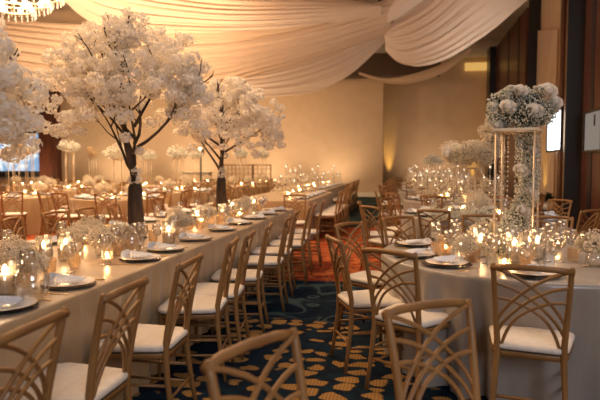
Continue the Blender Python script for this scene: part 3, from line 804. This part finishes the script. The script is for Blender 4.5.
# candles and glasses in middle of the front right table
q=0
for (px,zc,typ,lab) in ((516,3.90,'h','before the gold stand on the front right table'),(539,4.05,'h','right of the gold stand on the front right table'),
                        (482,4.15,'h','leftmost on the front right table')):
    w=atp(px,zc); hurr(w.x,w.y,lab,1.12)
vl=((506,3.62),(462,4.5),(447,4.3),(560,4.5))
for i,(px,zc) in enumerate(vl):
    w=atp(px,zc); votive(w.x,w.y,'lit amber votive on the front right round table, %s from left in photo'%(['first']+ORD[1:])[sorted(v[0] for v in vl).index(px)])
tl=((437,4.2),(476,3.9),(575,3.95),(530,3.75))
for i,(px,zc) in enumerate(tl):
    w=atp(px,zc); place(TB,(w.x,w.y,TZ),0,'amber ribbed tumbler near centre of front right table, %s from left'%(['first']+ORD[1:])[sorted(v[0] for v in tl).index(px)],'glass','amber tumblers',.95)
for i,(px,zc,s_) in enumerate(((540,3.72,1.25),(528,3.6,.9),(470,4.0,.9),(494,3.75,1.),(588,3.75,1.1),(573,4.1,1.),(450,4.1,.95),(484,4.4,1.),(552,4.4,1.1),(562,3.95,1.),(505,4.0,1.1),(512,3.7,.95),(548,3.95,1.05),(436,4.6,1.),(458,4.65,.95),(524,4.0,1.))):
    w=atp(px,zc); place(WN,(w.x,w.y,TZ),0,'extra clear goblet near table centre, %s from left, front right round table'%ORD[sorted([540,528,470,494,588,573,450,484,552,562,505,512,548,436,458,524]).index(px)].replace('nearest','first'),'glass','wine glasses',s_)
w=atp(598,3.75); place(LF,(w.x,w.y,TZ),1,'cream baby\'s breath posy at the right edge of the photo','flowers','posies on the front right round table')
w=atp(486,4.55); place(LF,(w.x,w.y,TZ),2,'cream baby\'s breath posy left of the gold stand on front right table','flowers','posies on the front right round table')
w=atp(468,3.95); place(LF,(w.x,w.y,TZ),.5,'small cream posy between plates and gold stand, front right table','flowers','posies on the front right round table',.8)

# ------------------------------------------------------------------ far centre pieces
def cloud_arr(seed,lumps,name='flower_arrangement',mt='breath',roses=0,size=.011,n=200):
    rn=random.Random(seed); r=empty(name); f=MB(); s=MB()
    for (x,y,z,q) in lumps: breath(f,s,(x,y,z),q,n,rn,size,(1,1,.85),.15)
    f.build('blossoms',mt,r); s.build('stems','leaf_green',r)
    for k in range(roses):
        l_=lumps[k%len(lumps)]; b=rose.copy(); COL.objects.link(b); b.parent=r; w=rn.uniform(0,6.28)
        b.location=(l_[0]+.8*l_[3]*math.cos(w),l_[1]-.85*l_[3]*abs(math.sin(w)),l_[2]+.3*l_[3]); b.scale=(1.3,)*3; b.rotation_euler=(.6,0,0)
    return r
def tall_stand(): 
    r=empty('flower_stand'); stand(r,.15,.78,.3); return r
TS=tall_stand()
# second right table : broad cloud, lower left part and higher right part
g2=[]
for i in range(14):
    w=2*PI*i/14; g2.append((.22*math.cos(w)-.10,.22*math.sin(w),.10+.05*math.sin(3*w),.15))
for i in range(7): g2.append((.20+.06*math.cos(i*2.2),.08*math.sin(i*2.2),.14+.062*i,.115))
g2.append((-.05,0,.14,.15)); g2.append((-.28,0,.08,.12))
a=cloud_arr(41,g2,roses=9,n=420,size=.009,mt='breath_warm'); 
w=atp(475,7.6,TZ); s2=place(TS,(w.x,w.y,TZ),.3,'gold flower stand on the second right round table','flower stand','tall gold flower stands',.78)
a.location=(w.x,w.y,TZ+.71); a.rotation_euler=(0,0,YAW); tag(a,'broad peach and white flower cloud on the second right round table','flowers')
w=atp(462,7.3); 
lowrow=cloud_arr(44,[(x*.11-.35,.04*math.sin(x*2),.08+.02*math.cos(x*3),.10) for x in range(7)],mt='breath',n=200,size=.008); w=atp(462,6.95,TZ); lowrow.location=w; lowrow.rotation_euler=(0,0,YAW)
tag(lowrow,'low pale garland of baby\'s breath on near side of second right table','flowers')
cs=strand_mesh(.42); k=0
w=atp(470,7.6)
for i in range(7):
    x=-.31+.085*i; v=rv*x+Vector((-SA,CA,0))*-.18
    place(cs,(w.x+v.x,w.y+v.y,TZ+.72),0,'%s crystal strand from left under the second right flower cloud'%(['first']+ORD[1:])[i],'crystal strand','crystal strands')

# generic far arrangement
TA=cloud_arr(51,[(0,0,.12,.16),(.14,.03,.08,.12),(-.14,-.02,.08,.12),(.02,.12,.08,.12),(.0,-.13,.09,.12)],n=110,size=.014)
TAW=cloud_arr(52,[(0,0,.12,.15),(.16,.03,.10,.12),(-.15,-.02,.07,.12),(.05,-.05,.2,.10)],mt='breath_amber_lit',n=110,size=.014)
FS=strand_mesh(.6)
def make_candelabra():
    r=empty('candelabra')
    b=MB(); b.lathe([(.001,0),(.09,0),(.08,.015),(.02,.03),(.012,.08),(.014,.12),(.010,.3),(.014,.34),(.009,.5)],12)
    arms=[]
    for k in range(5):
        w=2*PI*k/5; rr_=.17+.02*(k%2); h=.30+.11*(k%3)
        b.tube([(0,0,.34),(rr_*.5*math.cos(w),rr_*.5*math.sin(w),.32),(rr_*math.cos(w),rr_*math.sin(w),.28),(rr_*math.cos(w),rr_*math.sin(w),h)],.007,5); arms.append((rr_*math.cos(w),rr_*math.sin(w),h))
    arms.append((0,0,.62)); b.tube([(0,0,.5),(0,0,.62)],.008,5)
    b.build('stem','crystal',r)
    for a_ in arms:
        b=MB(); b.lathe([(.001,0),(.025,.004),(.036,.04),(.036,.085),(.028,.10)],10,a_); cup=b.build('glass_cup','clear_glass',r)
        b=MB(); b.ball((a_[0],a_[1],a_[2]+.045),(.0095,.015),6,4); b.build('flame','bulb',cup)
    f=MB(); s=MB(); rn=random.Random(3)
    for k in range(9): w=2*PI*k/9; breath(f,s,(.19*math.cos(w),.19*math.sin(w),.12+.13*(k%3)),.14,60,rn,.013,(1,1,.8),.1)
    f.build('blossoms','breath_warm',r)
    return r
CD=make_candelabra()
def far_dress(c,name,kind,hs=1.,n=4,seed=0,px=None):
    rn=random.Random(seed)
    if kind=='tall':
        place(TS,(c[0],c[1],TZ),rn.uniform(0,1),'slim gold flower stand on the '+name,'flower stand','tall gold flower stands',hs)
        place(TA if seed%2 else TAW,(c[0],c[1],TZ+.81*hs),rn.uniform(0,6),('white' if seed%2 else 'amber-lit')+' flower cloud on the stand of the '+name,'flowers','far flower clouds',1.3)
        for i in range(3): 
            w=rn.uniform(0,6.28); place(FS,(c[0]+.16*math.cos(2.1*i),c[1]+.16*math.sin(2.1*i),TZ+.86*hs),0,'crystal strand, '+name,'crystal strand','crystal strands, '+name)
    elif kind=='candelabra':
        offs=[(0,.12),(-.58,-.2),(.58,.0),(-.1,.75),(.2,-.6)][:n]
        for i,(dx,dy) in enumerate(offs):
            place(CD,(c[0]+dx,c[1]+dy,TZ),rn.uniform(0,1),'glass candelabra with lit cups and white flowers, %s'%name,'candelabra','candelabras, '+name,rn.uniform(.8,.98))
    for i in range(4):
        w=rn.uniform(0,6.28); q=.3+.25*rn.random()
        place(VO,(c[0]+q*math.cos(i*1.57+w*.1),c[1]+q*math.sin(i*1.57+w*.1),TZ),0,'small lit votive candle, '+name,'candle','votive candles, '+name,1.25)
    for i in range(2 if kind!='candelabra' else 0):
        place(LF,(c[0]+.5*math.cos(i*3.1+.5+seed),c[1]+.5*math.sin(i*3.1+.5+seed),TZ),i,'small cream posy, '+name,'flowers','posies, '+name,1.3)
far_dress(c2,'second right round table','none',seed=1)
far_dress(c3,'third right round table','candelabra',n=3,seed=2)
far_dress(c4,'fourth right round table','candelabra',n=3,seed=3)
w=atp(433,15.5); place(TS,(w.x,w.y,TZ),.2,'gold flower stand on the fourth right round table','flower stand','tall gold flower stands',.85)
place(TA,(w.x,w.y,TZ+.81*.85),.2,'white flower cloud on the fourth right round table','flowers','far flower clouds',1.15)
far_dress(c5,'fifth right round table','candelabra',n=4,seed=5)
far_dress(c6,'farthest right round table','candelabra',n=3,seed=6)

# long tables farther back on the left row
def long_table(X,Y0,Y1,name,pitch=.62,hw=.75,ends=True):
    o=cloth(rect(hw,(Y1-Y0)/2),int((Y1-Y0)*14),int(Y0),amp=.028); o.location=(X,(Y0+Y1)/2,0); tag(o,'champagne satin cloth on the '+name,'tablecloth','champagne tablecloths')
    table_under('banquet_table',(X,(Y0+Y1)/2),('rect',hw,(Y1-Y0)/2),'banquet table under its satin cloth, '+name,'long banquet tables')
    n=int((Y1-Y0-.3)/pitch); own=min(TABS,key=lambda t:abs(t[1]-X)+abs(t[2]-(Y0+Y1)/2)); ka=kf=0
    for k in range(n):
        y=Y0+.4+k*pitch
        if put_chair(X+hw+.24,y,-1,rnd.uniform(-.1,.1),'gold chair, %s from camera on aisle side, %s'%(ORD[ka],name),'aisle chairs of the '+name,own): ka+=1
        if put_chair(X-hw-.24,y,1,rnd.uniform(-.1,.1),'gold chair, %s from camera on far side, %s'%(ORD[kf],name),'far side chairs of the '+name,own): kf+=1
        setting(X+hw-.22,y,-1,0,'%s aisle place, %s'%(ORD[k],name),False,rnd)
    for k in range(n):
        place(VO,(X+rnd.uniform(-.3,.3),Y0+.5+k*pitch,TZ),0,'small lit votive on the '+name,'candle','votives on the '+name,1.25)
    return
long_table(-2.45,10.7,14.3,'second long table')
long_table(-2.75,15.4,21.2,'farthest long table')
for i,(px,zc) in enumerate(((300,14.0),(318,16.2),(334,18.5),(286,12.3))):
    w=atp(px,zc); place(CD,(w.x,w.y,TZ),i,'glass candelabra with white flowers, %s from left behind the tree table'%(['first']+ORD[1:])[sorted([300,318,334,286]).index(px)],'candelabra','candelabras on the farther long tables',.95)

# left field of round tables
for i,(px,zc,nm,sd) in enumerate(FIELDS):
    c=atp(px,zc); n=10 if zc<15.5 else 8
    ph=rnd.uniform(0,36)
    angs=[-90+ph-18+k*360/n for k in range(n)]; angs=[((a+180)%360)-180 for a in angs]
    if zc>19: angs=[a for a in angs if a<20 or a>160]
    round_table(c,nm,angs,near=False,seed=60+i,items=(zc<18),R_=.92,rad=1.19,mt='satin')
    far_dress(c,nm,'tall',hs=[.98,.95,1.05,1.3,1.15,1.05,1.15,1.3,1.2,1.15][i],seed=sd)

# stage light, pale panel, lattice screen, projector screen
w=atp(201,23.1); r=empty('stage_light'); r.location=w; tag(r,'silver stage light on a dark pole behind the farther tree','stage light')
b=MB(); b.tube([(0,0,0),(0,0,1.75)],.035,6)
for k in range(3): a_=k*2.1; b.tube([(0,0,.5),(.4*math.cos(a_),.4*math.sin(a_),0)],.02,5)
b.build('tripod','black_metal',r); b=MB(); b.ball((0,0,1.95),(.17,.2),12,8); b.build('lamp_head','chrome',r)
w=atp(197,24.4); r=empty('bar_counter'); r.location=w; tag(r,'pale low bar counter in front of the back wall','counter')
b=MB(); b.box((0,0,.55),(1.15,.5,1.1)); b.build('body','pale_panel',r,smooth=False); b=MB(); b.box((0,0,1.12),(1.25,.6,.04)); b.build('counter_top','cream_trim',r,smooth=False)
for i,(px,wd,lab) in enumerate(((238,1.25,'wider brown lattice screen standing before the back wall'),(262,.75,'narrower brown lattice screen right of the wider one'))):
    w=atp(px,24.6); r=empty('lattice_screen'); r.location=w; tag(r,lab,'screen')
    b=MB()
    for x in (-wd/2,wd/2): b.box((x,0,.72),(.05,.05,1.44))
    for z in (.06,1.42): b.box((0,0,z),(wd,.05,.05))
    b.build('frame','brown_lattice',r,smooth=False)
    b=MB(); n=int(wd/.16)
    for k in range(1,n): b.box((-wd/2+k*wd/n,0,.72),(.02,.03,1.4))
    for z in (.3,.55,.8,1.05,1.25): b.box((0,0,z),(wd,.03,.02))
    b.build('lattice','brown_lattice',r,smooth=False)
x0,x1=backx(-25,YB-.1),backx(41,YB-.1); 
def zb(py,px=20): 
    k=(px-300)/F; zc=(YB-.1)/(k*SA+CA); return CH+(165-py)*zc/F
zt,z_=zb(134),zb(171)
r=empty('projection_screen'); r.location=((x0+x1)/2,YB-.1,0); tag(r,'bright bluish projection screen at the far left of the back wall','screen')
b=MB(); b.box((0,0,(zt+z_)/2),(x1-x0,.04,zt-z_)); b.build('screen_surface','screen',r,smooth=False)
b=MB(); w_=x1-x0
for (cx,cz,dx,dz) in ((0,zt+.05,w_+.3,.1),(0,z_-.15,w_+.3,.3),(w_/2+.08,(zt+z_)/2,.16,zt-z_),(-w_/2-.08,(zt+z_)/2,.16,zt-z_)): b.box((cx,-.02,cz),(dx,.08,dz))
b.build('screen_frame','black_metal',r,smooth=False)
# plant on a side table by the right wall
w=atp(547,13.9); r=empty('side_table'); r.location=w; tag(r,'low dark side table by the right wall','side table')
b=MB(); b.box((0,0,.34),(.5,.5,.04)); b.build('tabletop','black_wood',r,smooth=False)
for sx in(-1,1):
    for sy in(-1,1): b=MB(); b.box((sx*.2,sy*.2,.16),(.04,.04,.32)); b.build('leg','black_wood',r,smooth=False)
pr=empty('potted_plant'); pr.location=(w.x,w.y,.36); tag(pr,'dark leafy plant in a white pot by the right wall','plant')
b=MB(); b.lathe([(.001,0),(.06,0),(.085,.14),(.075,.14),(.001,.13)],14); b.build('pot','white_pot',pr)
b=MB(); rn=random.Random(8)
for k in range(150):
    a_=rn.uniform(0,6.28); e=rn.uniform(.1,1.4); L=rn.uniform(.12,.3); d=Vector((math.cos(a_)*math.cos(e),math.sin(a_)*math.cos(e),math.sin(e))); sd=d.cross(Vector((0,0,1))).normalized()*.03
    p0=Vector((0,0,.15))+d*L*.5; b.add([p0,p0+d*L*.3+sd,p0+d*L*.6,p0+d*L*.3-sd],[(0,1,2,3)])
b.build('leaves','plant_dark',pr)

# foreground chairs
q1=cam2w(-.113,1.62); f1w=cam2w(.81,-.59)
put_chair(q1.x+f1w.x*.25,q1.y+f1w.y*.25,f1w.x,f1w.y,'blurred gold chair nearest the camera at the bottom centre','foreground chairs')
q1=cam2w(.475,2.09); f1w=cam2w(.44,-.90)
put_chair(q1.x+f1w.x*.26,q1.y+f1w.y*.26,f1w.x,f1w.y,'blurred gold chair in the foreground in front of the right round table','foreground chairs')

# ------------------------------------------------------------------ lights
def area(loc,size,power,col,rot=(0,0,0),sy=None,spread=180):
    l=bpy.data.lights.new('lamp','AREA'); l.energy=power; l.color=col; l.size=size; l.spread=R(spread)
    if sy: l.shape='RECTANGLE'; l.size_y=sy
    o=bpy.data.objects.new('ceiling_lamp',l); COL.objects.link(o); o.location=loc; o.rotation_euler=rot; return o
def spot(loc,tgt,power,col,ang=60,blend=.8,size=.1):
    l=bpy.data.lights.new('spot','SPOT'); l.energy=power; l.color=col; l.spot_size=R(ang); l.spot_blend=blend; l.shadow_soft_size=size
    o=bpy.data.objects.new('spot_lamp',l); COL.objects.link(o); o.location=loc
    o.rotation_euler=(Vector(tgt)-Vector(loc)).to_track_quat('-Z','Y').to_euler(); return o
WARM=(1,.66,.38); NEUT=(1,.86,.72); COOL=(.80,.89,1)
# house lights in ceiling
area((-4.2,5.0,6.1),3,460,(1,.60,.29),sy=6)
area((-7,12,6.1),6,1150,(1,.66,.38),sy=7)
area((-9,20,6.1),8,800,(1,.66,.38),sy=6)
# daylight from the windows behind the camera
area((2.6,-3.6,3.3),3.2,175,COOL,rot=(R(72),0,R(12)),sy=2.2)
# right side soft
area((2.2,6,6.1),2,80,(1,.92,.84),sy=6)
# wall washers
for x in (-17.5,-13.5,-9.5,-6,-3): spot((x,YB-1.6,.25),(x,YB,3.2),215,(1,.70,.43),120,1)
spot((backx(389,YB2-.3),YB2-.28,.3),(backx(388.5,YB2),YB2,2.6),420,(1,.62,.14),24,1,.03)
spot((1.2,YB2-2.2,.3),(1.4,YB2,3.4),170,(1,.70,.45),120,1)
l=bpy.data.lights.new('chandelier_lamp','POINT'); l.energy=120; l.color=(1,.80,.58); l.shadow_soft_size=.3
o=bpy.data.objects.new('chandelier_lamp',l); COL.objects.link(o); o.location=(cc.x,cc.y,cc.z+.38)
for (px) in (484,): 
    p=atp(px,26.0); spot((min(p.x,XR-.6),YB2-.3,.15),(min(p.x,XR-.6),YB2,2.4),120,(1,.62,.10),30,.6,.03)
spot((XR-.45,yx(548),.15),(XR-.05,yx(548)-.1,2.2),90,(1,.62,.12),40,.6,.03)
# uplights washing the drapery
for (x,y,e_) in ((-8,15,70),(-2.5,14.8,110),(1.5,14.5,135)): spot((x,y,2.6),(x-.3,y+1.2,6),e_,(1,.80,.62),120,1,.3)

wd=bpy.data.worlds.new('world'); sc.world=wd; wd.use_nodes=True
wd.node_tree.nodes['Background'].inputs[0].default_value=(1,.75,.55,1); wd.node_tree.nodes['Background'].inputs[1].default_value=.02

# ------------------------------------------------------------------ camera
cd=bpy.data.cameras.new('camera'); co=bpy.data.objects.new('camera',cd); COL.objects.link(co)
co.location=(0,0,CH); co.rotation_euler=(PI/2-PIT,0,YAW); cd.sensor_width=36; cd.lens=F/600*36; cd.clip_end=100
cd.dof.use_dof=True; cd.dof.focus_distance=4.0; cd.dof.aperture_fstop=2.3
sc.camera=co
sc.view_settings.view_transform='Standard'; sc.view_settings.look='None'; sc.view_settings.gamma=1; sc.view_settings.exposure=0.12
sc.view_settings.use_curve_mapping=False
try:
    sc.cycles.transparent_max_bounces=24; sc.cycles.max_bounces=8; sc.cycles.sample_clamp_indirect=6; sc.cycles.use_denoising=True
except Exception: pass
# things of the same description side by side: say which one, counting from the left of the picture
_l={}
for o_ in bpy.data.objects:
    if 'label' in o_ and o_.parent is None: _l.setdefault(o_['label'],[]).append(o_)
for k_,v_ in _l.items():
    if len(v_)>1:
        v_.sort(key=lambda o:proj(o.location)[0])
        for i,o_ in enumerate(v_): o_['label']=k_+', '+('leftmost' if i==0 else 'rightmost' if i==len(v_)-1 else ORD[i]+' from left')
print('CHAIRS',NCH[0],'OBJ',len(bpy.data.objects))
